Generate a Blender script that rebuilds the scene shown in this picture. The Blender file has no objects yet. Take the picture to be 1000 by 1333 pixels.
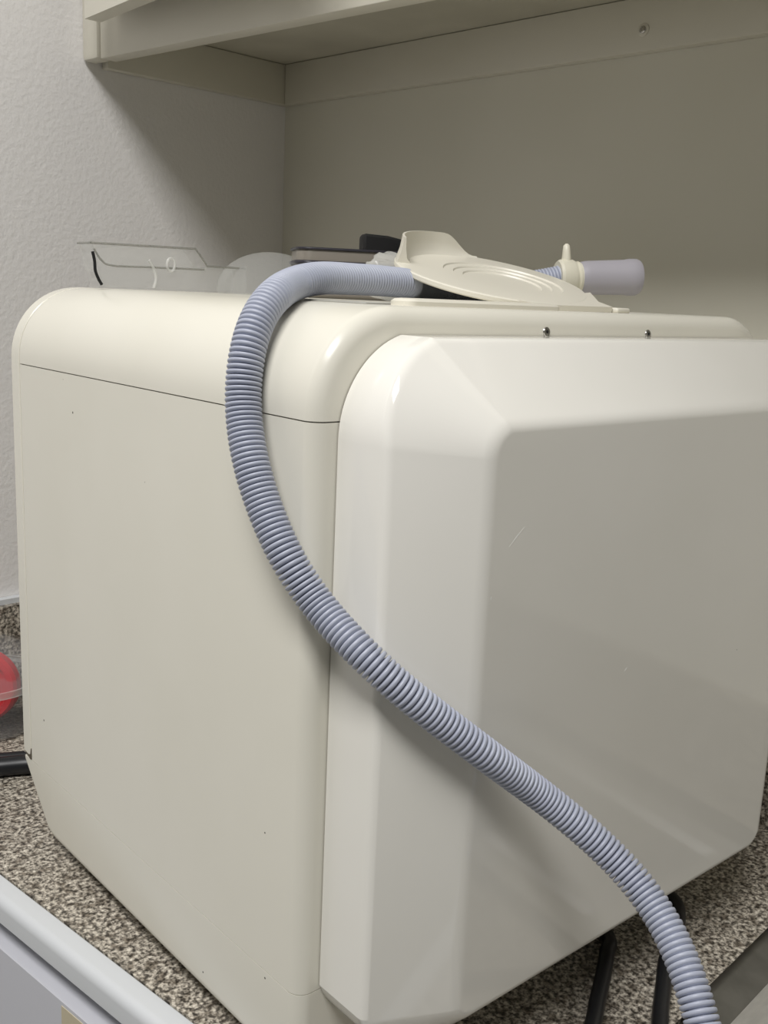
import bpy, bmesh, math, random
from math import sin, cos, pi, radians, sqrt, tan, atan2
from mathutils import Vector, Matrix, Euler

random.seed(7)
scene = bpy.context.scene
COL = scene.collection

# ------------------------------------------------------------------ camera
CAM = Vector((-0.310, -0.4061, 0.465))
RT = ((0.7542096421785756, 0.10542046875516808, -0.6481159893201566),
      (-0.6551953561380895, 0.18611513483625908, -0.7321749782703056),
      (0.04343796897539544, 0.9768560164116223, 0.20944083010847203))
cam_data = bpy.data.cameras.new('camera')
cam = bpy.data.objects.new('camera', cam_data)
COL.objects.link(cam)
cam.matrix_world = Matrix.Translation(CAM) @ Matrix(RT).to_4x4()
cam_data.sensor_fit = 'HORIZONTAL'
cam_data.sensor_width = 36.0
cam_data.lens = 1328.7945802534125 * 36.0 / 1000.0
cam_data.clip_start = 0.01
scene.camera = cam

# ------------------------------------------------------------------ light
world = bpy.data.worlds.new('room_light')
scene.world = world
world.use_nodes = True
bg = world.node_tree.nodes['Background']
bg.inputs['Color'].default_value = (1.0, 0.99, 0.95, 1)
bg.inputs['Strength'].default_value = 0.12

# fluorescent ceiling panel of the room
ld = bpy.data.lights.new('ceiling_panel_light', 'AREA')
ld.shape = 'RECTANGLE'
ld.size = 0.55
ld.size_y = 1.2
ld.energy = 46
ld.color = (1.0, 0.985, 0.97)
lo = bpy.data.objects.new('ceiling_panel_light', ld)
COL.objects.link(lo)
lo.location = (-0.90, -0.46, 1.95)

scene.view_settings.view_transform = 'Standard'
scene.view_settings.look = 'None'
scene.view_settings.gamma = 1
scene.view_settings.use_curve_mapping = False
scene.view_settings.exposure = 0.0


# ------------------------------------------------------------------ materials
def lin(c):
    c = c / 255.0
    return c / 12.92 if c <= 0.04045 else ((c + 0.055) / 1.055) ** 2.4


def rgb(r, g, b):
    return (lin(r), lin(g), lin(b), 1.0)


def mat(name, col, rough=0.5, **kw):
    m = bpy.data.materials.new(name)
    m.use_nodes = True
    b = m.node_tree.nodes['Principled BSDF']
    b.inputs['Base Color'].default_value = col
    b.inputs['Roughness'].default_value = rough
    for k, v in kw.items():
        b.inputs[k.replace('_', ' ')].default_value = v
    return m


def nodes(m):
    nt = m.node_tree
    return nt, nt.nodes, nt.links, nt.nodes['Principled BSDF']


def add_noise_bump(m, scale, strength, dist=0.001, detail=2.0):
    nt, N, L, b = nodes(m)
    tc = N.new('ShaderNodeTexCoord')
    nz = N.new('ShaderNodeTexNoise')
    nz.inputs['Scale'].default_value = scale
    nz.inputs['Detail'].default_value = detail
    bp = N.new('ShaderNodeBump')
    bp.inputs['Strength'].default_value = strength
    bp.inputs['Distance'].default_value = dist
    L.new(tc.outputs['Object'], nz.inputs['Vector'])
    L.new(nz.outputs['Fac'], bp.inputs['Height'])
    L.new(bp.outputs['Normal'], b.inputs['Normal'])
    return nz


def vary(m, scale, c1, c2, lo=0.35, hi=0.65, detail=3.0, stretch=None):
    nt, N, L, b = nodes(m)
    tc = N.new('ShaderNodeTexCoord')
    nz = N.new('ShaderNodeTexNoise')
    nz.inputs['Scale'].default_value = scale
    nz.inputs['Detail'].default_value = detail
    rp = N.new('ShaderNodeValToRGB')
    rp.color_ramp.elements[0].position = lo
    rp.color_ramp.elements[0].color = c1
    rp.color_ramp.elements[1].position = hi
    rp.color_ramp.elements[1].color = c2
    if stretch:
        mp = N.new('ShaderNodeMapping')
        mp.inputs['Scale'].default_value = stretch
        L.new(tc.outputs['Object'], mp.inputs['Vector'])
        L.new(mp.outputs['Vector'], nz.inputs['Vector'])
    else:
        L.new(tc.outputs['Object'], nz.inputs['Vector'])
    L.new(nz.outputs['Fac'], rp.inputs['Fac'])
    L.new(rp.outputs['Color'], b.inputs['Base Color'])
    return rp


def specks(m, base1, base2, speck, scale=45.0, size=0.035):
    """base colour with a slow variation plus a few tiny dust specks"""
    rp = vary(m, 6.0, base1, base2)
    nt, N, L, b = nodes(m)
    tc = N.new('ShaderNodeTexCoord')
    vo = N.new('ShaderNodeTexVoronoi')
    vo.inputs['Scale'].default_value = scale
    lt = N.new('ShaderNodeMath'); lt.operation = 'LESS_THAN'; lt.inputs[1].default_value = size
    sep = N.new('ShaderNodeSeparateColor')
    gt = N.new('ShaderNodeMath'); gt.operation = 'GREATER_THAN'; gt.inputs[1].default_value = 0.82
    mu = N.new('ShaderNodeMath'); mu.operation = 'MULTIPLY'
    mx = N.new('ShaderNodeMix'); mx.data_type = 'RGBA'
    L.new(tc.outputs['Object'], vo.inputs['Vector'])
    L.new(vo.outputs['Distance'], lt.inputs[0])
    L.new(vo.outputs['Color'], sep.inputs['Color'])
    L.new(sep.outputs['Red'], gt.inputs[0])
    L.new(lt.outputs[0], mu.inputs[0]); L.new(gt.outputs[0], mu.inputs[1])
    L.new(mu.outputs[0], mx.inputs['Factor'])
    L.new(rp.outputs['Color'], mx.inputs['A'])
    mx.inputs['B'].default_value = speck
    L.new(mx.outputs['Result'], b.inputs['Base Color'])


M = {}
M['shell'] = mat('cream_plastic', rgb(230, 227, 216), 0.26)
specks(M['shell'], rgb(227, 224, 211), rgb(231, 228, 216), rgb(70, 66, 58), 40, 0.035)
M['door'] = mat('cream_door_plastic', rgb(232, 230, 221), 0.08)
specks(M['door'], rgb(235, 233, 225), rgb(239, 237, 230), rgb(70, 66, 58), 34, 0.03)
M['lid'] = mat('cream_lid_plastic', rgb(226, 222, 208), 0.35)
M['gap'] = mat('dark_gap', rgb(92, 84, 70), 0.8)
M['yellow_seal'] = mat('yellowed_seal', rgb(226, 214, 186), 0.6)
M['chrome'] = mat('steel_screw', rgb(190, 188, 184), 0.25, Metallic=1.0)
M['black'] = mat('black_rubber', rgb(22, 23, 27), 0.38)
M['blackmatte'] = mat('black_recess', rgb(12, 12, 14), 0.6)
M['hose'] = mat('lavender_grey_plastic', rgb(172, 177, 191), 0.42)
vary(M['hose'], 30, rgb(170, 175, 191), rgb(178, 183, 198))
M['cuff'] = mat('grey_rubber_cuff', rgb(168, 165, 172), 0.5)
M['nut'] = mat('ivory_nut', rgb(222, 218, 200), 0.4)
M['case'] = mat('dark_grey_case', rgb(126, 120, 111), 0.3)
M['caseline'] = mat('dark_case_piping', rgb(38, 36, 46), 0.35)
M['white_edge'] = mat('white_laminate', rgb(208, 211, 214), 0.25)
M['drawer'] = mat('white_drawer', rgb(200, 201, 208), 0.35)
M['tan'] = mat('tan_paper', rgb(196, 186, 160), 0.7)
M['cab'] = mat('painted_cabinet', rgb(214, 210, 196), 0.42)
vary(M['cab'], 4, rgb(209, 205, 190), rgb(217, 213, 200), stretch=(1, 1, 3))
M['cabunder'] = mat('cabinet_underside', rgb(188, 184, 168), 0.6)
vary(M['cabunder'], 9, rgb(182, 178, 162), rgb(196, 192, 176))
M['steel'] = mat('steel_dark_reflection', rgb(150, 149, 146), 0.33, Metallic=1.0)  # sink rim: its dark reflection is put into the steel colour
vary(M['steel'], 40, rgb(118, 117, 114), rgb(134, 133, 130))
M['red'] = mat('red_plastic', rgb(206, 32, 44), 0.35)
M['frost'] = mat('milky_plastic', rgb(225, 226, 224), 0.6, Alpha=0.2)
M['clearbag'] = mat('clear_wrap', rgb(228, 228, 224), 0.2, Alpha=0.45)
M['glass'] = mat('clear_plastic', rgb(220, 221, 217), 0.06, Alpha=0.10)
M['jar'] = mat('clear_jar_plastic', rgb(215, 215, 218), 0.10, Alpha=0.07)
M['film'] = mat('grey_film', rgb(168, 167, 160), 0.3)
M['wall'] = mat('wall_paint', rgb(235, 233, 231), 0.6)
add_noise_bump(M['wall'], 190, 0.30, 0.0022, 2.0)
M['wallA'] = mat('wall_paint_back', rgb(200, 196, 184), 0.6)
vary(M['wallA'], 3, rgb(219, 216, 202), rgb(226, 223, 211))

# speckled granite laminate
g = bpy.data.materials.new('granite_speckle')
g.use_nodes = True
nt, N, L, b = nodes(g)
tc = N.new('ShaderNodeTexCoord')
nz = N.new('ShaderNodeTexNoise'); nz.inputs['Scale'].default_value = 290; nz.inputs['Detail'].default_value = 3.5
nz.inputs['Roughness'].default_value = 0.65
rp = N.new('ShaderNodeValToRGB')
els = rp.color_ramp.elements
els[0].position = 0.33; els[0].color = rgb(48, 44, 40)
els[1].position = 0.70; els[1].color = rgb(236, 230, 218)
e = els.new(0.44); e.color = rgb(106, 100, 91)
e = els.new(0.50); e.color = rgb(162, 155, 143)
e = els.new(0.60); e.color = rgb(212, 204, 189)
nz2 = N.new('ShaderNodeTexNoise'); nz2.inputs['Scale'].default_value = 120; nz2.inputs['Detail'].default_value = 2
rp2 = N.new('ShaderNodeValToRGB')
rp2.color_ramp.elements[0].position = 0.36; rp2.color_ramp.elements[0].color = (0.30, 0.27, 0.24, 1)
rp2.color_ramp.elements[1].position = 0.52; rp2.color_ramp.elements[1].color = (1, 1, 1, 1)
mx = N.new('ShaderNodeMix'); mx.data_type = 'RGBA'; mx.blend_type = 'MULTIPLY'; mx.inputs['Factor'].default_value = 0.85
L.new(tc.outputs['Object'], nz.inputs['Vector']); L.new(tc.outputs['Object'], nz2.inputs['Vector'])
L.new(nz.outputs['Fac'], rp.inputs['Fac']); L.new(nz2.outputs['Fac'], rp2.inputs['Fac'])
L.new(rp.outputs['Color'], mx.inputs['A']); L.new(rp2.outputs['Color'], mx.inputs['B'])
L.new(mx.outputs['Result'], b.inputs['Base Color'])
b.inputs['Roughness'].default_value = 0.38
M['granite'] = g


# ------------------------------------------------------------------ helpers
def link_mesh(name, bm, material, parent=None, sharp=30, smooth=True):
    bmesh.ops.recalc_face_normals(bm, faces=bm.faces[:])
    me = bpy.data.meshes.new(name)
    bm.to_mesh(me); bm.free()
    me.materials.append(material)
    if smooth:
        for p in me.polygons:
            p.use_smooth = True
        me.set_sharp_from_angle(angle=radians(sharp))
    o = bpy.data.objects.new(name, me)
    COL.objects.link(o)
    if parent:
        o.parent = parent
        o.matrix_parent_inverse = Matrix.Translation(-Vector(parent.location)) if parent.type == 'EMPTY' and parent.parent is None else Matrix.Identity(4)
    return o


def thing(name, label, cat, loc, group=None):
    o = bpy.data.objects.new(name, None)
    o.empty_display_size = 0.03
    o.location = loc
    COL.objects.link(o)
    o['label'] = label; o['category'] = cat
    if group:
        o['group'] = group
    return o


def tag(o, label, cat, group=None):
    o['label'] = label; o['category'] = cat
    if group:
        o['group'] = group
    return o


def structure(o):
    o['kind'] = 'structure'
    return o


def loft(bm, rings, cap0=True, cap1=True, closed=True):
    vs = [[bm.verts.new(p) for p in r] for r in rings]
    n = len(rings[0])
    m = n if closed else n - 1
    for a, b_ in zip(vs[:-1], vs[1:]):
        for i in range(m):
            j = (i + 1) % n
            try:
                bm.faces.new((a[i], a[j], b_[j], b_[i]))
            except ValueError:
                pass
    if cap0:
        bm.faces.new(vs[0])
    if cap1:
        bm.faces.new(vs[-1][::-1])
    return vs


def box(bm, lo_, hi_, mtx=None):
    r = bmesh.ops.create_cube(bm, size=1.0)
    for v in r['verts']:
        v.co = Vector([lo_[k] + (v.co[k] + 0.5) * (hi_[k] - lo_[k]) for k in range(3)])
        if mtx:
            v.co = mtx @ v.co
    return r['verts']


def bevel_all(bm, w, seg=3):
    bmesh.ops.bevel(bm, geom=bm.edges[:] , offset=w, segments=seg, affect='EDGES', profile=0.5)


def rbox(lo_, hi_, w, mtx=None, seg=3):
    bm = bmesh.new()
    box(bm, lo_, hi_)
    bevel_all(bm, w, seg)
    if mtx:
        bmesh.ops.transform(bm, matrix=mtx, verts=bm.verts[:])
    return bm


def catmull(pts, per=12):
    P = [Vector(p) for p in pts]
    P = [P[0] * 2 - P[1]] + P + [P[-1] * 2 - P[-2]]
    out = []
    for i in range(1, len(P) - 2):
        p0, p1, p2, p3 = P[i - 1], P[i], P[i + 1], P[i + 2]
        for k in range(per):
            t = k / per
            out.append(0.5 * ((2 * p1) + (-p0 + p2) * t + (2 * p0 - 5 * p1 + 4 * p2 - p3) * t * t
                              + (-p0 + 3 * p1 - 3 * p2 + p3) * t ** 3))
    out.append(P[-2].copy())
    return out


def resample(path, step):
    out = [path[0].copy()]
    acc = 0.0
    for a, b_ in zip(path[:-1], path[1:]):
        d = (b_ - a).length
        if d < 1e-9:
            continue
        pos = 0.0
        while acc + (d - pos) >= step:
            pos += step - acc
            out.append(a.lerp(b_, pos / d))
            acc = 0.0
        acc += d - pos
    return out


def frames(path):
    T = []
    n = len(path)
    for i in range(n):
        t = (path[min(i + 1, n - 1)] - path[max(i - 1, 0)])
        T.append(t.normalized())
    up = Vector((0, 0, 1))
    if abs(T[0].dot(up)) > 0.95:
        up = Vector((1, 0, 0))
    nrm = (up - T[0] * up.dot(T[0])).normalized()
    F = []
    for i in range(n):
        nrm = (nrm - T[i] * nrm.dot(T[i])).normalized()
        F.append((T[i], nrm, T[i].cross(nrm)))
    return F


def tube(bm, path, radii, seg=20, cap=True):
    F = frames(path)
    if not isinstance(radii, (list, tuple)):
        radii = [radii] * len(path)
    rings = []
    for p, (t, a, b_), r in zip(path, F, radii):
        rings.append([p + a * (r * cos(2 * pi * k / seg)) + b_ * (r * sin(2 * pi * k / seg)) for k in range(seg)])
    loft(bm, rings, cap, cap)


def lathe(bm, prof, seg=48, mtx=None):
    """prof: (r, z) pairs, closed where r==0"""
    rings = []
    for r, z in prof:
        rings.append([Vector((max(r, 1e-5) * cos(2 * pi * k / seg), max(r, 1e-5) * sin(2 * pi * k / seg), z)) for k in range(seg)])
    if mtx:
        rings = [[mtx @ v for v in r] for r in rings]
    loft(bm, rings, True, True)


# ------------------------------------------------------------------ the room
YA = radians(4.0)
CORNER = Vector((0.4985, 0.733, 0.0))
ROOM = Matrix.Translation(CORNER) @ Matrix.Rotation(YA, 4, 'Z')
# room frame: origin in the corner, +x = into the back wall, -y = along the back wall to the viewer


def rm(lo_, hi_):
    bm = bmesh.new()
    box(bm, lo_, hi_, ROOM)
    return bm


structure(link_mesh('wall_left', rm((-1.6, 0, -0.9), (0.1, 0.1, 1.9)), M['wall'], sharp=20))
structure(link_mesh('wall_back', rm((0, -2.2, -0.9), (0.1, 0.0, 1.9)), M['wallA'], sharp=20))
structure(link_mesh('floor', rm((-3.0, -3.2, -0.95), (0.1, 0.1, -0.9)), mat('floor_vinyl', rgb(170, 168, 160), 0.5), sharp=20))

# ------------------------------------------------------------------ countertop
E1 = Vector((-0.043, 0.338, 0)); E2 = Vector((-0.0096, 0.097, 0))
dE = (E1 - E2).normalized()
nE = Vector((-dE.y, dE.x, 0))          # outward, away from the wall
counter = thing('countertop', 'speckled brown granite countertop with white front edge under the sterilizer', 'countertop', (0.25, 0.2, -0.03))
front_far = E1 + dE * 0.40
front_near = E2 - dE * 1.0
S0 = Vector((0.292, -0.095)); S1 = Vector((0.386, -0.086))     # sink edge line
sd = (S1 - S0).normalized(); sn = Vector((sd.y, -sd.x))         # along, towards the viewer
SINK_A = S0 - sd * 0.062                                         # far left corner of sink hole
SINK_B = SINK_A + sd * 0.275
SINK_D = SINK_A + sn * 0.42
SINK_C = SINK_B + sn * 0.42


def prism(bm, poly, z0, z1):
    lo_ = [Vector((p[0], p[1], z0)) for p in poly]
    hi_ = [Vector((p[0], p[1], z1)) for p in poly]
    loft(bm, [lo_, hi_], True, True)


wall_far = ROOM @ Vector((0, 0, 0)); wall_near = ROOM @ Vector((0, -1.25, 0))
fl = front_far.copy()
# the far end of the counter meets the left wall
wl = ROOM @ Vector((-0.60, 0, 0))
bm = bmesh.new()
# four slabs around the sink hole, sharing borders exactly
back_l = Vector((SINK_A.x, SINK_A.y)) - sd * ((SINK_A.x - (E2.x - dE.x * ((E2.y - SINK_A.y) / dE.y))) / sd.x)


def front_at(y):
    return Vector((E2.x + dE.x * (y - E2.y) / dE.y, y))


def wallA_at(y):
    a = ROOM @ Vector((0, 0, 0)); b_ = ROOM @ Vector((0, -1, 0))
    t = (y - a.y) / (b_.y - a.y)
    return Vector((a.x + (b_.x - a.x) * t, y))


def hit_front(p):   # from p going left along -sd to the counter front
    for k in range(4000):
        q = p - sd * (k * 0.0005)
        if q.x <= front_at(q.y).x:
            return q
    return q


def hit_wall(p):
    for k in range(4000):
        q = p + sd * (k * 0.0005)
        if q.x >= wallA_at(q.y).x:
            return q
    return q


fA, wA = hit_front(SINK_A), hit_wall(SINK_B)
fD, wC = hit_front(SINK_D), hit_wall(SINK_C)
fEnd, wEnd = front_at(-0.95), wallA_at(-0.95)
T_ = 0.022
farF = front_at((ROOM @ Vector((-0.585, 0, 0))).y)
prism(bm, [fA, wA, (CORNER.x, CORNER.y), farF], -T_, 0)
prism(bm, [fD, SINK_D, SINK_A, fA], -T_, 0)
prism(bm, [SINK_C, wC, wA, SINK_B], -T_, 0)
prism(bm, [fEnd, wEnd, wC, fD], -T_, 0)
link_mesh('slab', bm, M['granite'], counter, smooth=False)
# backsplash strips
bm = bmesh.new(); box(bm, (-0.575, -0.019, 0.0002), (-0.0005, -0.0005, 0.104), ROOM)
bs = link_mesh('backsplash', bm, M['granite'], smooth=False)
tag(bs, 'low granite backsplash strip along the foot of the textured left wall', 'backsplash')
bm = bmesh.new(); box(bm, (-0.575, -0.0105, 0.104), (-0.0005, -0.0005, 0.110), ROOM)
link_mesh('caulk_line', bm, M['white_edge'], bs, smooth=False)
bm = bmesh.new(); box(bm, (-0.019, -1.6, 0.0002), (-0.0005, -0.0195, 0.104), ROOM)
structure(link_mesh('trim_1', bm, M['granite'], smooth=False))

# white rounded nosing swept along the front
a0 = Vector((farF.x, farF.y, 0)); a1 = Vector((fEnd.x, fEnd.y, 0))
prof = [(0.0008, -0.0012), (0.002, -0.0002)]
prof += [(0.006, 0.0), (0.010, -0.0004)]
for k in range(8):
    t = radians(90 - 13 * k)
    prof.append((0.0125 + 0.007 * cos(t), -0.0078 + 0.0074 * sin(t)))
prof += [(0.0195, -0.020), (0.017, -0.0225), (0.0008, -0.0225)]
bm = bmesh.new()
loft(bm, [[a + nE * o_ + Vector((0, 0, z)) for o_, z in prof] for a in (a0, a1)])
link_mesh('edge_strip', bm, M['white_edge'], counter, sharp=25)

# base cabinet under the counter
base = thing('base_cabinet', 'white base cabinet with a moulded drawer under the granite countertop', 'cabinet', (0.2, 0.1, -0.9))
bm = bmesh.new()
q = [a0 - nE * 0.012, a1 - nE * 0.012, Vector((wEnd.x - 0.02, wEnd.y, 0)), CORNER + Vector((-0.02, -0.012, 0))]
prism(bm, [(p.x, p.y) for p in q], -0.9, -0.24)
link_mesh('carcass', bm, M['drawer'], base, smooth=False)
bm = bmesh.new()
prism(bm, [((a0 - nE * 0.012).x, (a0 - nE * 0.012).y), ((a1 - nE * 0.012).x, (a1 - nE * 0.012).y),
           ((a1 - nE * 0.03).x, (a1 - nE * 0.03).y), ((a0 - nE * 0.03).x, (a0 - nE * 0.03).y)], -0.24, -0.0245)
link_mesh('front_rail', bm, M['drawer'], base, smooth=False)
# drawer front with a cove at its top
prof = [(-0.0115, -0.0245), (-0.009, -0.0245)]
for k in range(10):
    t = radians(180 + 90 * k / 9)
    prof.append((0.0185 + 0.0270 * cos(t), -0.0260 + 0.0150 * sin(t)))
prof += [(0.0196, -0.0412), (0.0203, -0.0420), (0.0203, -0.20), (-0.0115, -0.20)]
d0 = E1 + dE * 0.36; d1 = E2 - dE * 0.22
bm = bmesh.new()
loft(bm, [[a + nE * o_ + Vector((0, 0, z)) for o_, z in prof] for a in (d0, d1)])
drawer = link_mesh('drawer', bm, M['drawer'], base, sharp=25)

# tan label on the drawer face
LB = None


def pix_ray(px, py):
    v = Vector((px - 500.0, -(py - 666.5), -1328.7945802534125))
    return Matrix(RT) @ v


def at_plane(px, py, n, p0):
    r = pix_ray(px, py)
    n = Vector(n)
    return CAM + r * ((Vector(p0) - CAM).dot(n) / r.dot(n))


pl = at_plane(80, 1309, nE, E1 + nE * 0.0206)
bm = bmesh.new()
c0 = pl; c1 = pl - dE * 0.07
lo4 = [c0 + Vector((0, 0, -0.04)), c1 + Vector((0, 0, -0.04)), c1, c0]
loft(bm, [[p - nE * 0.0004 for p in lo4], [p + nE * 0.0002 for p in lo4]])
o = link_mesh('paper_label', bm, M['tan'], base, smooth=False)
o['label'] = 'tan paper label stuck on the drawer front'

# ------------------------------------------------------------------ sink
sink = thing('steel_sink', 'stainless steel sink with raised grey rim set in the granite countertop', 'sink',
             ((SINK_A.x + SINK_C.x) / 2, (SINK_A.y + SINK_C.y) / 2, -0.15))


def sinkring(off, z, r=0.03):
    """rounded rectangle about the hole; off>0 = outside the hole"""
    pts = []
    cx, cy = 0.1375, 0.21
    hx, hy = 0.1375 + off, 0.21 + off
    r = max(r + off, 0.006)
    for (sx, sy, a0_) in ((1, 1, 0), (-1, 1, 90), (-1, -1, 180), (1, -1, 270)):
        for k in range(7):
            t = radians(a0_ + 15 * k)
            u = cx + sx * (hx - r) + r * cos(t); v = cy + sy * (hy - r) + r * sin(t)
            p = SINK_A + sd * u + sn * v
            pts.append(Vector((p.x, p.y, z)))
    return pts


bm = bmesh.new()
loft(bm, [sinkring(0.0005, 0.0005), sinkring(0.001, 0.0022), sinkring(-0.002, 0.0030), sinkring(-0.006, 0.0026), sinkring(-0.022, -0.0030),
          sinkring(-0.024, -0.0034), sinkring(-0.025, -0.006), sinkring(-0.004, -0.004)], False, False)
link_mesh('sink_rim', bm, M['steel'], sink, sharp=25)
bm = bmesh.new()
loft(bm, [sinkring(-0.024, -0.0036), sinkring(-0.050, -0.0040), sinkring(-0.058, -0.010), sinkring(-0.064, -0.13), sinkring(-0.085, -0.15)], False, True)
steel2 = mat('steel_bright_reflection', rgb(196, 195, 193), 0.42, Metallic=0.9)  # same stainless steel, painted paler where the basin reflects brighter
vary(steel2, 60, rgb(214, 213, 211), rgb(226, 225, 223), stretch=(1, 3, 1))
link_mesh('sink_basin', bm, steel2, sink, sharp=25)

# ------------------------------------------------------------------ wall cabinet
cabc = ROOM @ Vector((-0.15, -0.8, 0.70))
cab = thing('wall_cabinet', 'cream painted wall cabinet hanging above the sterilizer with one door ajar', 'cabinet', cabc)


def cabpart(name, lo_, hi_, m=M['cab'], bev=0.0012):
    bm = bmesh.new()
    box(bm, lo_, hi_)
    if bev:
        bevel_all(bm, bev, 2)
    bmesh.ops.transform(bm, matrix=ROOM, verts=bm.verts[:])
    return link_mesh(name, bm, m, cab, sharp=40)


CZ = 0.697
# the face frame runs along the front, a touch out of parallel with the wall
FX = -0.283
YF = radians(3.5)
FRM = ROOM @ Matrix.Translation((FX, 0, 0)) @ Matrix.Rotation(YF, 4, 'Z')


def frpart(name, lo_, hi_, m=M['cab'], bev=0.0012, parent=None):
    bm = bmesh.new()
    box(bm, lo_, hi_)
    if bev:
        bevel_all(bm, bev, 2)
    bmesh.ops.transform(bm, matrix=FRM, verts=bm.verts[:])
    return link_mesh(name, bm, m, parent or cab, sharp=40)


frpart('face_rail', (0, -1.45, CZ), (0.020, -0.0305, CZ + 0.052))
frpart('upper_rail', (0.004, -1.45, CZ + 0.053), (0.020, -0.0305, 1.5))
frpart('scribe_moulding', (-0.004, -0.0295, CZ - 0.0005), (0.016, -0.001, 1.5), bev=0.0045)
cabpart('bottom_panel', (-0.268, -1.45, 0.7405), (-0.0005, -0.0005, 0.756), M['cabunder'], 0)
cabpart('mounting_rail', (-0.013, -1.45, 0.6925), (-0.0005, -0.0135, 0.740))
rail2 = cabpart('mounting_rail', (-0.262, -0.013, 0.6925), (-0.0005, -0.0005, 0.740))
# screws in the long rail
scr = at_plane(838, 39, ROOM.to_3x3() @ Vector((1, 0, 0)), ROOM @ Vector((-0.013, 0, 0)))
bm = bmesh.new()
AX = ROOM.to_3x3().to_4x4() @ Matrix.Rotation(radians(-90), 4, 'Y')
lathe(bm, [(0.0, -0.001), (0.0058, -0.001), (0.0058, 0.0008), (0.0045, 0.0014), (0.0, 0.0016)], 24, Matrix.Translation(scr) @ AX)
sw = link_mesh('screw_washer', bm, M['cab'], cab)
bm = bmesh.new()
lathe(bm, [(0.0, 0.001), (0.0034, 0.001), (0.0032, 0.0022), (0.0022, 0.003), (0.0012, 0.0031), (0.001, 0.0024), (0, 0.0024)], 20, Matrix.Translation(scr) @ AX)
link_mesh('screw', bm, M['chrome'], cab)
# the open door
dA = at_plane(110, 24.5, (0, 0, 1), (0, 0, 0.726))
dB = at_plane(168, 0, (0, 0, 1), (0, 0, 0.726))
dd = (dB - dA); dd.z = 0; dd.normalize()
dn = Vector((dd.y, -dd.x, 0))
if dn.x > 0:
    dn = -dn
bm = bmesh.new()
DT = 0.018
poly = [dA, dA + dd * 0.36, dA + dd * 0.36 - dn * DT, dA - dn * DT]
loft(bm, [[Vector((p.x, p.y, 0.726)) for p in poly], [Vector((p.x, p.y, 1.45)) for p in poly]])
link_mesh('cabinet_door', bm, M['cab'], cab, smooth=False)

# ------------------------------------------------------------------ sterilizer
W_, ZB, ZT, DEP = 0.4402, 0.012, 0.4588, 0.3760
SEAM_T, SEAM_B = 0.4000, 0.0700
ster = thing('steam_sterilizer', 'large cream plastic tabletop sterilizer with a bulging rounded door on the granite counter', 'sterilizer', (0.22, 0.19, 0.0))


def out_top(d):
    r = 0.055 - d
    pts = [(d, SEAM_T)]
    c = 0.055
    for k in range(19):
        t = radians(180 - 5 * k)
        pts.append((c + r * cos(t), ZT - c + r * sin(t)))
    for k in range(19):
        t = radians(90 - 5 * k)
        pts.append((W_ - c + r * cos(t), ZT - c + r * sin(t)))
    pts.append((W_ - d, SEAM_T))
    return pts


def out_mid(d):
    return [(d, SEAM_B), (d, SEAM_T - 0.0007), (W_ - d, SEAM_T - 0.0007), (W_ - d, SEAM_B)]


def out_base(d, lift):
    zb = ZB + lift
    r = 0.010
    zt = SEAM_B - 0.0005
    pts = [(d, zt)]
    for k in range(9):
        t = radians(180 + 11.25 * k)
        pts.append((r + d + r * cos(t), min(zb + d + r + r * sin(t), zt - 0.001)))
    for k in range(9):
        t = radians(270 + 11.25 * k)
        pts.append((W_ - r - d + r * cos(t), min(zb + d + r + r * sin(t), zt - 0.001)))
    pts.append((W_ - d, zt))
    return pts


RF = 0.0095
fil = [(RF * (1 - cos(radians(9 * k))), RF * (1 - sin(radians(9 * k)))) for k in range(11)]


def ring3(pts, y):
    return [Vector((x, y, z)) for x, z in pts]


def body(name, fn, y1):
    st = [(y, d) for y, d in fil] + [(y1 - 0.0012, 0.0), (y1, 0.0008)]
    bm = bmesh.new()
    loft(bm, [ring3(fn(d), y) for y, d in st])
    return link_mesh(name, bm, M['shell'], ster, sharp=22)


body('top_cover', out_top, DEP)
body('side_shell', out_mid, DEP)
bm = bmesh.new()
st = [(y, d, 0.0) for y, d in fil] + [(0.335, 0, 0), (0.345, 0, 0.002), (0.389, 0, 0.046)]
loft(bm, [ring3(out_base(d, lf), y) for y, d, lf in st])
link_mesh('base_tray', bm, M['shell'], ster, sharp=22)
# dark joints behind the seams
for sz in (SEAM_T, SEAM_B):
    bm = bmesh.new()
    box(bm, (0.004, 0.006, sz - 0.004), (W_ - 0.004, DEP - 0.004, sz + 0.004))
    link_mesh('seam_core', bm, M['gap'], ster, smooth=False)
# rear frame: a thin bezel round the back
bm = bmesh.new()


def out_rear(d):
    r = 0.055 - d; c = 0.055
    pts = [(d, SEAM_B + 0.002)]
    for k in range(19):
        t = radians(180 - 5 * k); pts.append((c + r * cos(t), ZT - c + r * sin(t)))
    for k in range(19):
        t = radians(90 - 5 * k); pts.append((W_ - c + r * cos(t), ZT - c + r * sin(t)))
    pts.append((W_ - d, SEAM_B + 0.002))
    return pts


loft(bm, [ring3(out_rear(d), y) for y, d in ((DEP + 0.0007, 0.002), (DEP + 0.0007, 0.0004), (DEP + 0.0012, -0.0002), (0.391, 0.0), (0.3935, 0.0012), (0.395, 0.004))])
link_mesh('rear_frame', bm, M['shell'], ster, sharp=22)
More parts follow.
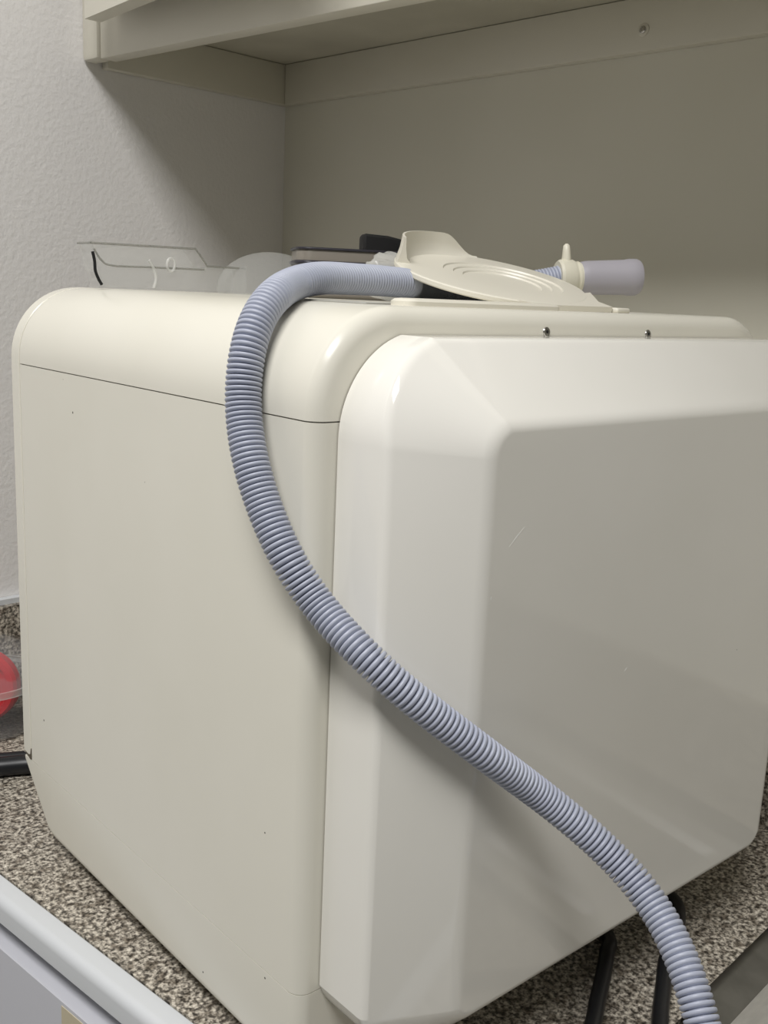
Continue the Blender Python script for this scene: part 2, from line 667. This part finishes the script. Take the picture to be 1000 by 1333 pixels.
# little dark notch low on the rear edge
bm = bmesh.new()
tri = [(DEP + 0.0140, SEAM_B + 0.0035), (DEP + 0.0020, SEAM_B - 0.0002), (DEP - 0.0004, SEAM_B + 0.0002), (DEP - 0.0002, SEAM_B + 0.0100), (DEP + 0.0014, SEAM_B + 0.0045), (DEP + 0.0050, SEAM_B + 0.0030)]
loft(bm, [[Vector((x, y, z)) for y, z in tri] for x in (-0.0004, 0.003)])
link_mesh('rear_notch', bm, M['gap'], ster, smooth=False)
# feet
for fx, fy in ((0.05, 0.05), (0.39, 0.05), (0.05, 0.31), (0.39, 0.31)):
    bm = bmesh.new()
    lathe(bm, [(0, 0), (0.014, 0), (0.016, 0.002), (0.016, 0.0125), (0, 0.0125)], 20, Matrix.Translation((fx, fy, 0)))
    link_mesh('foot', bm, M['black'], ster)

# door
XL, XR, DZB, DZT = 0.0150, 0.4345, 0.0370, 0.4440
PXL, PXR, PZB, PZT = 0.0600, 0.3860, 0.0675, 0.4030


def door_outline(xl, xr, zb, zt, rt, kt, rb, kb, n=18):
    pts = []
    kt_, kb_ = radians(kt), radians(kb)
    # top left: 180 -> 90+kt
    for i in range(n + 1):
        t = pi + (pi / 2 + kt_ - pi) * i / n
        pts.append((xl + rt + rt * cos(t), zt - rt * cos(kt_) + rt * sin(t)))
    for i in range(n + 1):
        t = (pi / 2 - kt_) + (0 - (pi / 2 - kt_)) * i / n
        pts.append((xr - rt + rt * cos(t), zt - rt * cos(kt_) + rt * sin(t)))
    # bottom right: from -kb to -90
    for i in range(n + 1):
        t = -kb_ + (-pi / 2 + kb_) * i / n
        pts.append((xr - rb * cos(kb_) + rb * cos(t), zb + rb + rb * sin(t)))
    for i in range(n + 1):
        t = -pi / 2 + (-pi / 2 + kb_) * i / n
        pts.append((xl + rb * cos(kb_) + rb * cos(t), zb + rb + rb * sin(t)))
    return pts


OA = door_outline(XL, XR, DZB, DZT, 0.056, 17, 0.055, 20)
OP = door_outline(PXL, PXR, PZB, PZT, 0.017, 17, 0.014, 20)


def bez(p0, p1, p2, n=7):
    return [((1 - t) ** 2 * p0[0] + 2 * t * (1 - t) * p1[0] + t * t * p2[0], (1 - t) ** 2 * p0[1] + 2 * t * (1 - t) * p1[1] + t * t * p2[1]) for t in [i / n for i in range(n + 1)]]


def door_prof(yb):
    """side wall out to yb, tight roll, facet to the flat panel, soft roll on to the panel"""
    q = lambda s_: yb + (-0.068 - yb) * s_
    p_ = [(0.035, -0.0006), (0.004, -0.0008), (0.0, -0.0022), (0.0, yb + 0.006)]
    p_ += bez((0.0, yb + 0.0035), (0.0, yb), (0.075, q(0.075)), 8)
    p_ += bez((0.90, q(0.90)), (1.0, -0.068), (1.09, -0.068), 8)
    return p_


prof = door_prof(-0.0390)
prof2 = door_prof(-0.027)       # the upper edge breaks earlier, so the top facet faces up more
nO = len(OA)
soft = []
for i in range(nO):
    a, b_ = OA[i - 1], OA[(i + 1) % nO]
    tx_, tz_ = b_[0] - a[0], b_[1] - a[1]
    l_ = sqrt(tx_ * tx_ + tz_ * tz_)
    nx, nz_ = -tz_ / l_, tx_ / l_          # outline runs clockwise seen from the front
    if OA[i][0] < 0.2 and nx > 0:
        nx = -nx
    soft.append(min(max(nz_, 0.0), 1.0))
bm = bmesh.new()
rings = []
for (s1, y1), (s2, y2) in zip(prof, prof2):
    ring = []
    for a, p, w in zip(OA, OP, soft):
        s_ = s1 + (s2 - s1) * w; y = y1 + (y2 - y1) * w
        ring.append(Vector((a[0] + (p[0] - a[0]) * s_, y, a[1] + (p[1] - a[1]) * s_)))
    rings.append(ring)
loft(bm, rings)
door = link_mesh('door', bm, M['door'], ster, sharp=12.5)
# dark joint round the door
OG = door_outline(XL + 0.0008, XR - 0.0008, DZB + 0.0008, DZT - 0.0006, 0.055, 17, 0.054, 20)
bm = bmesh.new()
loft(bm, [ring3(OG, 0.0006), ring3(OG, -0.0012)])
link_mesh('door_joint', bm, M['gap'], ster, smooth=False)

# a few pale scuffs on the flat door panel
M['scuff'] = mat('pale_scuff', rgb(244, 244, 240), 0.4)
for (xa, ya, xb, yb_, wd) in ((683, 686, 663, 712, 0.0006), (640, 776, 639, 782, 0.0007), (817, 868, 813, 874, 0.0009)):
    A_ = at_plane(xa, ya, (0, 1, 0), (0, -0.068, 0)); B_ = at_plane(xb, yb_, (0, 1, 0), (0, -0.068, 0))
    dd_ = (B_ - A_).normalized(); nn_ = dd_.cross(Vector((0, 1, 0))) * wd / 2
    bm = bmesh.new()
    loft(bm, [[A_ + Vector((0, y, 0)), (A_ + B_) / 2 + nn_ + Vector((0, y, 0)), B_ + Vector((0, y, 0)), (A_ + B_) / 2 - nn_ + Vector((0, y, 0))] for y in (0.0002, -0.00008)])
    link_mesh('scuff', bm, M['scuff'], door, smooth=False)

# two torx screws above the door
for sx, sy in ((711, 432), (843, 435)):
    p = at_plane(sx, sy, (0, 1, 0), (0, 0.0002, 0))
    mt = Matrix.Translation(p) @ Matrix.Rotation(radians(68), 4, 'X')
    mt = Matrix.Translation(p) @ Matrix.Rotation(radians(80), 4, 'X')
    bm = bmesh.new()
    lathe(bm, [(0, -0.002), (0.0029, -0.002), (0.0031, 0.0004), (0.0027, 0.0009), (0.0013, 0.0010)], 24, mt)
    s = link_mesh('screw', bm, M['chrome'], ster)
    bm = bmesh.new()
    star = []
    for k in range(12):
        rr = 0.0013 if k % 2 == 0 else 0.0008
        star.append((rr * cos(pi * k / 6), rr * sin(pi * k / 6)))
    loft(bm, [[mt @ Vector((x, y, 0.0006)) for x, y in star], [mt @ Vector((x, y, 0.0012)) for x, y in star]])
    c = link_mesh('screw_recess', bm, M['blackmatte'], s, smooth=False)

# tank opening: raised collar on the top
bm = bmesh.new()
ins = [(0.0, 0.4582), (0.0, 0.4612), (0.0015, 0.4626), (0.004, 0.4630)]


def rrect(x0, x1, y0, y1, r, z, n=6):
    pts = []
    for cx, cy, a in ((x1 - r, y1 - r, 0), (x0 + r, y1 - r, 90), (x0 + r, y0 + r, 180), (x1 - r, y0 + r, 270)):
        for k in range(n + 1):
            t = radians(a + 90 * k / n)
            pts.append(Vector((cx + r * cos(t), cy + r * sin(t), z)))
    return pts


loft(bm, [rrect(0.076 + d, 0.208 - d, 0.0165 + d, 0.0360 - d, 0.006, z) for d, z in ins])
link_mesh('tank_collar', bm, M['lid'], ster, sharp=25)
# lid: terraced disc with concentric steps, hinged at the front and leaning on the hose
LC = Vector((0.2225, 0.0945, 0.4798)); R_ = 0.068
lu = Vector((1, 0, 0.035)).normalized(); ln = Vector((-0.035, -0.25, 1)).normalized(); lv = ln.cross(lu)
LM = Matrix.Translation(LC) @ Matrix((lu, lv, ln)).transposed().to_4x4()
RC = Matrix.Translation((0.006, -0.006, 0))
TH = 0.0042
bm = bmesh.new()
rings = []
for r, z in ((0.0, -TH), (R_ - 0.0015, -TH), (R_, -TH + 0.001), (R_, -0.0008), (R_ - 0.001, 0.0), (R_ - 0.006, 0.0003)):
    rings.append([LM @ Vector((max(r, 1e-5) * cos(2 * pi * k / 96), max(r, 1e-5) * sin(2 * pi * k / 96), z)) for k in range(96)])
for r, z in ((0.0425, 0.0003), (0.0418, -0.0007), (0.0352, -0.0007), (0.0345, -0.0017), (0.0282, -0.0017), (0.0275, -0.0027), (0.0, -0.0027)):
    rings.append([LM @ RC @ Vector((max(r, 1e-5) * cos(2 * pi * k / 96), max(r, 1e-5) * sin(2 * pi * k / 96), z)) for k in range(96)])
loft(bm, rings)
lid = link_mesh('tank_lid', bm, M['lid'], ster, sharp=28)
bm = bmesh.new()
pts = [(-0.0388, -0.0534), (-0.0268, -0.0655), (-0.0110, -0.0705), (0.0406, -0.0768), (0.0412, -0.0640), (0.0600, -0.0410), (0.045, -0.044), (-0.03, -0.048)]
loft(bm, [[LM @ Vector((x, y, -TH + 0.0004)) for x, y in pts], [LM @ Vector((x, y, -0.0001)) for x, y in pts]])
link_mesh('lid_tongue', bm, M['lid'], lid, sharp=35)
# finger tab on the far edge
bm = bmesh.new()
n = 32
ri = []
for k in range(n + 1):
    u = k / n
    ang = radians(150 - 96 * u)
    h = 0.0172 - 0.003 * u
    if u > 0.72:
        h *= 0.5 + 0.5 * cos(pi * (u - 0.72) / 0.28)
    h = max(h, 0.0008)
    g_ = h / 0.0172
    sec = [(R_ - 0.0004, -0.001), (R_ - 0.0002 - 0.002 * g_, h * 0.5), (R_ - 0.001 - 0.0015 * g_, h), (R_ - 0.0022 - 0.0018 * g_, h * 1.01),
           (R_ - 0.0028 - 0.0022 * g_, h * 0.6), (R_ - 0.0040 - 0.003 * g_, h * 0.2), (R_ - 0.0075 - 0.003 * g_, 0.0), (R_ - 0.0075, -0.001)]
    ri.append([LM @ Vector((r * cos(ang), r * sin(ang), z)) for r, z in sec])
loft(bm, ri)
link_mesh('finger_tab', bm, M['lid'], lid, sharp=40)
# hinge ear beside the tongue
for uu in (0.0462,):
    p = LM @ Vector((uu, -0.070, 0))
    bm = rbox((p.x - 0.0045, p.y - 0.010, 0.4585), (p.x + 0.010, p.y + 0.010, 0.4622), 0.0015)
    link_mesh('hinge_ear', bm, M['lid'], ster, sharp=40)
# grey film strip left of the collar
bm = rbox((0.056, 0.030, 0.4586), (0.0745, 0.120, 0.4597), 0.0004, seg=1)
o = link_mesh('gasket_strip', bm, M['film'], ster, sharp=40)
o['label'] = 'flat grey strip on the top cover'

# ------------------------------------------------------------------ corrugated hose
HR = 0.0098


def side_pt(px, py, off):
    return tuple(at_plane(px, py, (1, 0, 0), (-off, 0, 0)))


def depth_pt(px, py, d):
    r = pix_ray(px, py).normalized()
    return tuple(CAM + r * d)


nut_c = Vector(depth_pt(732, 362, 0.83)); cuff_e = Vector(depth_pt(818, 361, 0.85))
ax = (cuff_e - nut_c).normalized()
hose_pts = [tuple(nut_c - ax * 0.002), tuple(nut_c - ax * 0.018 + Vector((0, 0.001, -0.003))), (0.285, 0.150, 0.4725), (0.245, 0.157, 0.4692), (0.210, 0.150, 0.4688), (0.180, 0.134, 0.4688)]
for (px, py, d) in ((535, 369, 0.70), (520, 368, 0.690), (490, 365, 0.672), (450, 363, 0.650), (415, 362, 0.628), (375, 372, 0.598), (345, 398, 0.580), (326, 440, 0.566),
                    (317.5, 490, 0.558), (317, 540, 0.550), (326, 600, 0.540), (344, 660, 0.535), (371, 722, 0.531),
                    (404, 774, 0.530), (441, 819, 0.530), (492, 870, 0.532), (546, 916, 0.541), (602, 959, 0.551), (662, 1004, 0.565), (722, 1049, 0.578),
                    (781, 1099, 0.584), (830, 1150, 0.586), (868, 1206, 0.584), (894, 1265, 0.578), (915, 1333, 0.565)):
    hose_pts.append(depth_pt(px, py, d))
l_ = Vector(hose_pts[-1])
hose_pts += [(l_.x - 0.006, l_.y - 0.022, l_.z - 0.033), (l_.x + 0.002, l_.y - 0.048, l_.z - 0.070), (l_.x + 0.030, l_.y - 0.074, l_.z - 0.100), (0.175, -0.285, 0.0115), (0.230, -0.292, 0.0120), (0.290, -0.292, 0.0118)]
hose = thing('corrugated_hose', 'lavender grey corrugated plastic hose draped over the sterilizer from its lid to the sink', 'hose', (hose_pts[-1][0], hose_pts[-1][1], 0.0))
path = resample(catmull(hose_pts, 16), 0.002)


def smooth_depth(path, win):
    """even out the distance from the viewer's eye along the hose so its bends stay fair"""
    ds = [(p - CAM).length for p in path]
    dirs = [(p - CAM).normalized() for p in path]
    out = []
    for i in range(len(path)):
        w = min(win, i, len(path) - 1 - i)
        ws = [cos(pi / 2 * k / (w + 1)) for k in range(-w, w + 1)]
        d = sum(ws[k + w] * ds[i + k] for k in range(-w, w + 1)) / sum(ws)
        v = sum((dirs[i + k] * ws[k + w] for k in range(-min(w, 6), min(w, 6) + 1)), Vector()) if w <= 6 else sum((dirs[i + k] * cos(pi / 2 * k / 7) for k in range(-6, 7)), Vector())
        out.append(CAM + v.normalized() * d)
    return out


path = smooth_depth(path, 26)


def hr_at(u):
    return 0.0098 + (0.0088 - 0.0098) * min(max((u - 0.45) / 0.12, 0.0), 1.0)


# keep the hose clear of the shell it drapes over
from mathutils.bvhtree import BVHTree
vv, ff = [], []
for o in ster.children:
    if o.name.split('.')[0] in ('top_cover', 'side_shell', 'base_tray', 'door', 'rear_frame', 'tank_collar'):
        k0 = len(vv)
        vv += [v.co.copy() for v in o.data.vertices]
        ff += [[k0 + i for i in p.vertices] for p in o.data.polygons]
tree = BVHTree.FromPolygons(vv, ff)
uu, ds_ = 0.0, []
for i, p in enumerate(path):
    if i:
        uu += (path[i] - path[i - 1]).length
    d0 = (p - CAM).length
    v = (p - CAM).normalized()
    d = d0
    if p.z < 0.4620 and p.z > 0.06:
        for it in range(80):
            q = CAM + v * d
            co, no, fi, dist = tree.find_nearest(q)
            if (q - co).dot(no) >= 0 and dist >= hr_at(uu) + 0.0002:
                break
            d -= 0.0008
    ds_.append(d)
n_ = len(path)
low = [min(ds_[max(0, i - 6):i + 7]) for i in range(n_)]
sm = [sum(low[max(0, i - 9):i + 10]) / len(low[max(0, i - 9):i + 10]) for i in range(n_)]
path = [CAM + (p - CAM).normalized() * (d if (0.06 < p.z < 0.4655) else (p - CAM).length) for p, d in zip(path, sm)]
path = smooth_depth(path, 6)
# walk along it rib by rib; the ribs are packed closer on the top and drawn apart lower down
NS = 8
cum = [0.0]
for p, q in zip(path[:-1], path[1:]):
    cum.append(cum[-1] + (q - p).length)
total = cum[-1]


def pitch_at(u):
    t = min(max((u - 0.26) / 0.30, 0.0), 1.0)
    return 0.0025 + (0.0031 - 0.0025) * t


fine, rad, u, i, k = [], [], 0.0, 0, 0
gro = [0.0005, 0.0001, 0.0, 0.0001, 0.0005, 0.0028, 0.0030, 0.0028]
stepf = [0.09, 0.17, 0.20, 0.20, 0.09, 0.08, 0.08, 0.09]      # rounded ribs, narrow grooves
while u < total - 1e-6:
    while cum[i + 1] < u:
        i += 1
    fine.append(path[i].lerp(path[i + 1], (u - cum[i]) / (cum[i + 1] - cum[i])))
    rad.append(hr_at(u) - gro[k % NS])
    u += pitch_at(u) * stepf[k % NS]
    k += 1
path = fine
bm = bmesh.new()
# smooth the frames over a few samples so bends stay clean
tube(bm, path, rad, 32)
link_mesh('hose_body', bm, M['hose'], hose, sharp=80)
# coupling at the far end: cuff and ivory wing nut
cA = nut_c


def along(t):
    return cA + ax * t


def coupling(name, prof_, m, parent, seg=40):
    bm = bmesh.new()
    q_ = ax.to_track_quat('Z', 'Y').to_matrix().to_4x4()
    lathe(bm, [(r, z) for r, z in prof_], seg, Matrix.Translation(cA) @ q_)
    return link_mesh(name, bm, m, parent, sharp=30)


cuff = coupling('cuff', [(0, 0.014), (0.0118, 0.014), (0.0125, 0.016), (0.0130, 0.020), (0.0135, 0.050), (0.0142, 0.054), (0.0142, 0.060), (0.0132, 0.0625), (0.0108, 0.0625), (0.0105, 0.055), (0, 0.055)], M['cuff'], hose)
nut = coupling('wing_nut', [(0, -0.004), (0.0128, -0.004), (0.0142, -0.002), (0.0142, 0.007), (0.0132, 0.009), (0.0120, 0.0092), (0.0120, 0.011), (0.0126, 0.0115), (0.0126, 0.0125), (0.0118, 0.013), (0.0118, 0.0145), (0, 0.0145)], M['nut'], hose)
bm = bmesh.new()
q_ = Matrix.Translation(cA) @ ax.to_track_quat('Z', 'Y').to_matrix().to_4x4()
upd = Vector((0, 0, 1)); upd = (upd - ax * upd.dot(ax)).normalized(); sdv = ax.cross(upd)
for sgn in (1,):
    ringsw = []
    for h, wd, tk in ((0.010, 0.0052, 0.004), (0.016, 0.0048, 0.0034), (0.021, 0.0036, 0.003), (0.0245, 0.0026, 0.0026), (0.0260, 0.001, 0.001)):
        ctr = cA + ax * 0.003 + upd * h
        ringsw.append([ctr + ax * (tk * cos(t)) + sdv * (wd * sin(t)) for t in [2 * pi * k / 14 for k in range(14)]])
    loft(bm, ringsw)
link_mesh('nut_wing', bm, M['nut'], nut, sharp=40)

# ------------------------------------------------------------------ black cables on the counter
def cable(name, pts, r, label, group=None):
    bm = bmesh.new()
    tube(bm, catmull(pts, 10), r, 14)
    o = link_mesh(name, bm, M['black'], sharp=60)
    return tag(o, label, 'cable', group)


def on_counter(px, py, z=0.0):
    return tuple(at_plane(px, py, (0, 0, 1), (0, 0, z)))


CR = 0.0056
zc = CR + 0.0004
c1p = [(0.330, 0.10, zc), (0.306, 0.040, zc), on_counter(790, 1217, zc), on_counter(790, 1242, zc), on_counter(785, 1272, zc), on_counter(777, 1307, zc), on_counter(772, 1333, zc), (0.145, -0.092, zc), (0.085, -0.125, zc), (0.04, -0.17, zc)]
cable('power_cable', c1p, CR, 'black cable coming out from under the sterilizer door, left of the hose')
c2p = [(0.356, 0.09, zc), (0.362, 0.035, zc), on_counter(873, 1168, zc), on_counter(883, 1196, zc), on_counter(876, 1226, zc), on_counter(867, 1253, zc), on_counter(864, 1281, zc), on_counter(861, 1307, zc), on_counter(859, 1333, zc), (0.185, -0.122, zc), (0.13, -0.155, zc), (0.08, -0.20, zc)]
cable('power_cable', c2p, CR, 'black cable running behind the lower end of the grey hose')
k1 = [(0.16, 0.440, 0.0098), (0.09, 0.462, 0.0098), (0.040, 0.488, 0.0098), (0.000, 0.508, 0.0098), (-0.03, 0.545, 0.0098), (-0.045, 0.60, 0.0098)]
cable('mains_cable', k1, 0.0094, 'thick black power cord on the counter at the left rear of the sterilizer')
k2 = [(0.16, 0.466, 0.0062), (0.10, 0.487, 0.0062), (0.050, 0.510, 0.0062), (0.010, 0.532, 0.0062), (-0.020, 0.575, 0.0062), (-0.03, 0.64, 0.0062)]
cable('mains_cable', k2, 0.0060, 'thin black cord lying just behind the thick black power cord')

# ------------------------------------------------------------------ clear tray on top of the sterilizer
YB0, YB1 = 0.330, 0.352
prof = [(0.048, 0.4605), (0.046, 0.470), (0.0395, 0.4915), (0.128, 0.4925), (0.1385, 0.4795), (0.176, 0.4795), (0.177, 0.4605)]
tray = thing('clear_tray', 'clear plastic tray with a stepped rim on the left rear of the sterilizer top', 'tray', (0.108, 0.345, 0.459))
bm = bmesh.new()
wt = 0.0016
# outer and inner walls, open at the top
for y0, y1 in ((YB0, YB0 + wt), (YB1 - wt, YB1)):
    loft(bm, [ring3(prof, y0), ring3(prof, y1)])
link_mesh('tray_wall', bm, M['glass'], tray, smooth=False)
bm = bmesh.new(); box(bm, (0.0455, YB0 + wt, 0.4592), (0.1765, YB1 - wt, 0.4606))
link_mesh('tray_floor', bm, M['glass'], tray, smooth=False)
bm = bmesh.new()
loft(bm, [[Vector((x, y, z)) for x, z in ((0.0425, 0.472), (0.0395, 0.4915), (0.0411, 0.4915), (0.0441, 0.472))] for y in (YB0 + wt, YB1 - wt)])
link_mesh('tray_end', bm, M['glass'], tray, smooth=False)
# rim lip and inner ledge: thin rods that catch the light
rimm = mat('tray_rim', rgb(150, 150, 142), 0.15, Alpha=0.55)
bm = bmesh.new()
rp_ = [(0.0385, 0.4922), (0.128, 0.4930), (0.1390, 0.4800), (0.176, 0.4800)]
tube(bm, [Vector((x, YB0, z)) for x, z in rp_], 0.0009, 8)
tube(bm, [Vector((0.0385, y, 0.4922)) for y in (YB0, YB1)], 0.0009, 8)
tube(bm, catmull([(0.041, YB0, 0.488), (0.047, YB0, 0.480), (0.056, YB0, 0.4765), (0.09, YB0, 0.4768), (0.136, YB0, 0.4772)], 8), 0.0008, 8)
link_mesh('tray_rim', bm, rimm, tray, sharp=60)
bm = bmesh.new()
tube(bm, catmull([(0.0395, YB0 - 0.001, 0.486), (0.0410, YB0 - 0.001, 0.479), (0.0415, YB0 - 0.001, 0.472), (0.0440, YB0 - 0.001, 0.466), (0.0465, YB0 - 0.001, 0.462)], 8), [0.0012] * 33, 8)
o = link_mesh('dark_refraction', bm, M['blackmatte'], tray, sharp=60)  # black rod stands in for the dark refraction in the clear end wall
bm = bmesh.new()
rg = []
tube(bm, [Vector((0.105 + 0.0035 * cos(2 * pi * k / 20), YB0 - 0.0012, 0.4795 + 0.005 * sin(2 * pi * k / 20))) for k in range(21)], 0.0011, 8)
tube(bm, catmull([(0.086, YB0 - 0.001, 0.482), (0.090, YB0 - 0.001, 0.476), (0.092, YB0 - 0.001, 0.468), (0.090, YB0 - 0.001, 0.461)], 8), 0.0012, 8)
link_mesh('tray_clip', bm, M['clearbag'], tray, sharp=60)

# ------------------------------------------------------------------ milky dome, dark case, black block, clear wrap
bm = bmesh.new()
lathe(bm, [(0.046, 0.0), (0.046, 0.004)] + [(0.046 * cos(radians(6 * k)), 0.004 + 0.032 * sin(radians(6 * k))) for k in range(1, 15)] + [(0.0, 0.036)], 40, Matrix.Translation((0.207, 0.338, 0.4590)))
o = link_mesh('plastic_dome', bm, M['frost'], sharp=60)
tag(o, 'milky translucent plastic dome between the clear tray and the dark case', 'dome')

case = thing('instrument_case', 'dark grey case with black piping behind the hose on the sterilizer top', 'case', (0.275, 0.235, 0.459))
cm = Matrix.Translation((0.256, 0.268, 0.4590)) @ Matrix.Rotation(radians(-30), 4, 'Z')


def caserings(zs, hx, hy, r):
    return [[cm @ Vector((v.x, v.y, v.z)) for v in rrect(-hx + i, hx - i, -hy + i, hy - i, r, z)] for z, i in zs]


bm = bmesh.new()
loft(bm, caserings([(0, 0.002), (0.002, 0.0), (0.036, 0.0), (0.0385, 0.001), (0.0395, 0.004)], 0.062, 0.030, 0.012))
link_mesh('case_body', bm, M['case'], case, sharp=35)
for z in (0.0385, 0.0275):
    bm = bmesh.new()
    pr = [cm @ v for v in rrect(-0.0622, 0.0622, -0.0302, 0.0302, 0.012, z)]
    pr.append(pr[0].copy()); pr.append(pr[1].copy())
    tube(bm, pr, 0.0011 if z > 0.03 else 0.0018, 8)
    link_mesh('piping', bm, M['caseline'], case, sharp=60)

bm = bmesh.new()
bx0 = cm @ Matrix.Translation((0.012, 0.006, 0.0396))
ringsb = []
for x, h, hw in ((-0.017, 0.0120, 0.010), (-0.015, 0.0140, 0.012), (0.004, 0.0130, 0.012), (0.020, 0.0100, 0.010), (0.026, 0.0070, 0.007)):
    ringsb.append([bx0 @ Vector((x, y, z)) for y, z in ((-hw, 0), (hw, 0), (hw, h - 0.002), (hw - 0.002, h), (-hw + 0.002, h), (-hw, h - 0.002))])
loft(bm, ringsb)
o = link_mesh('black_clip', bm, M['blackmatte'], sharp=40)
tag(o, 'small black tapered block lying on the dark grey case', 'clip')

bm = bmesh.new()
bmesh.ops.create_icosphere(bm, subdivisions=4, radius=1.0)
rng = random.Random(3)
ph = [(rng.uniform(2, 6), rng.uniform(2, 6), rng.uniform(2, 6), rng.uniform(0, 6)) for _ in range(6)]
for v in bm.verts:
    s = 1 + 0.07 * sum(sin(a * v.co.x + b_ * v.co.y + c * v.co.z + d) for a, b_, c, d in ph) / 2
    v.co *= s
    v.co *= 1 + 0.10 * sin(9 * v.co.x + 5 * v.co.y) * sin(8 * v.co.z + 7 * v.co.x)
    v.co = Vector((v.co.x * 0.026, v.co.y * 0.015, v.co.z * 0.017)) + Vector((0.216, 0.192, 0.4755))
zm = min(v.co.z for v in bm.verts)
for v in bm.verts:
    v.co.z += 0.4590 - zm
o = link_mesh('plastic_bag', bm, M['clearbag'], sharp=50)
tag(o, 'small crumpled clear plastic bag between the dark case and the round lid', 'bag')

# ------------------------------------------------------------------ clear jar with red lid at the left
jar = thing('plastic_jar', 'clear round plastic jar with a domed top beside the left wall backsplash', 'jar', (0.060, 0.620, 0.0))
JM = Matrix.Translation((0.050, 0.620, 0.0))
bm = bmesh.new()
lathe(bm, [(0, 0.0), (0.050, 0.0), (0.054, 0.003), (0.058, 0.050), (0.0565, 0.050), (0.0525, 0.004), (0.049, 0.0022), (0, 0.0022)], 48, JM)
link_mesh('jar_body', bm, M['jar'], jar, sharp=35)
bm = bmesh.new()
lathe(bm, [(0.0582, 0.049), (0.0605, 0.049), (0.0605, 0.056), (0.0582, 0.056)], 48, JM)
bmesh.ops.delete(bm, geom=[f for f in bm.faces if len(f.verts) > 4], context='FACES_ONLY')
link_mesh('jar_rim', bm, M['clearbag'], jar, sharp=35)
bm = bmesh.new()
dom = [(0.0585, 0.0562)] + [(0.0585 * cos(radians(k * 8)) ** 0.8, 0.0562 + 0.040 * sin(radians(k * 8))) for k in range(1, 11)]
ins_ = [(r - 0.0014 if r > 0.002 else r, z - 0.0012) for r, z in dom[::-1]]
lathe(bm, dom + ins_, 48, JM)
link_mesh('jar_dome', bm, M['jar'], jar, sharp=35)
bm = bmesh.new()
RM = Matrix.Translation((0.045, 0.616, 0.0465)) @ Matrix.Rotation(radians(-40), 4, 'Z') @ Matrix.Rotation(radians(82), 4, 'X')
lathe(bm, [(0.020, -0.010), (0.036, -0.010), (0.0385, -0.006), (0.0385, 0.006), (0.036, 0.010), (0.030, 0.010), (0.028, 0.004), (0.0, 0.004), (0.0, -0.004), (0.020, -0.004)], 40, RM)
red = link_mesh('red_cap', bm, M['red'], sharp=30)
tag(red, 'red plastic screw cap seen inside the clear jar', 'cap')
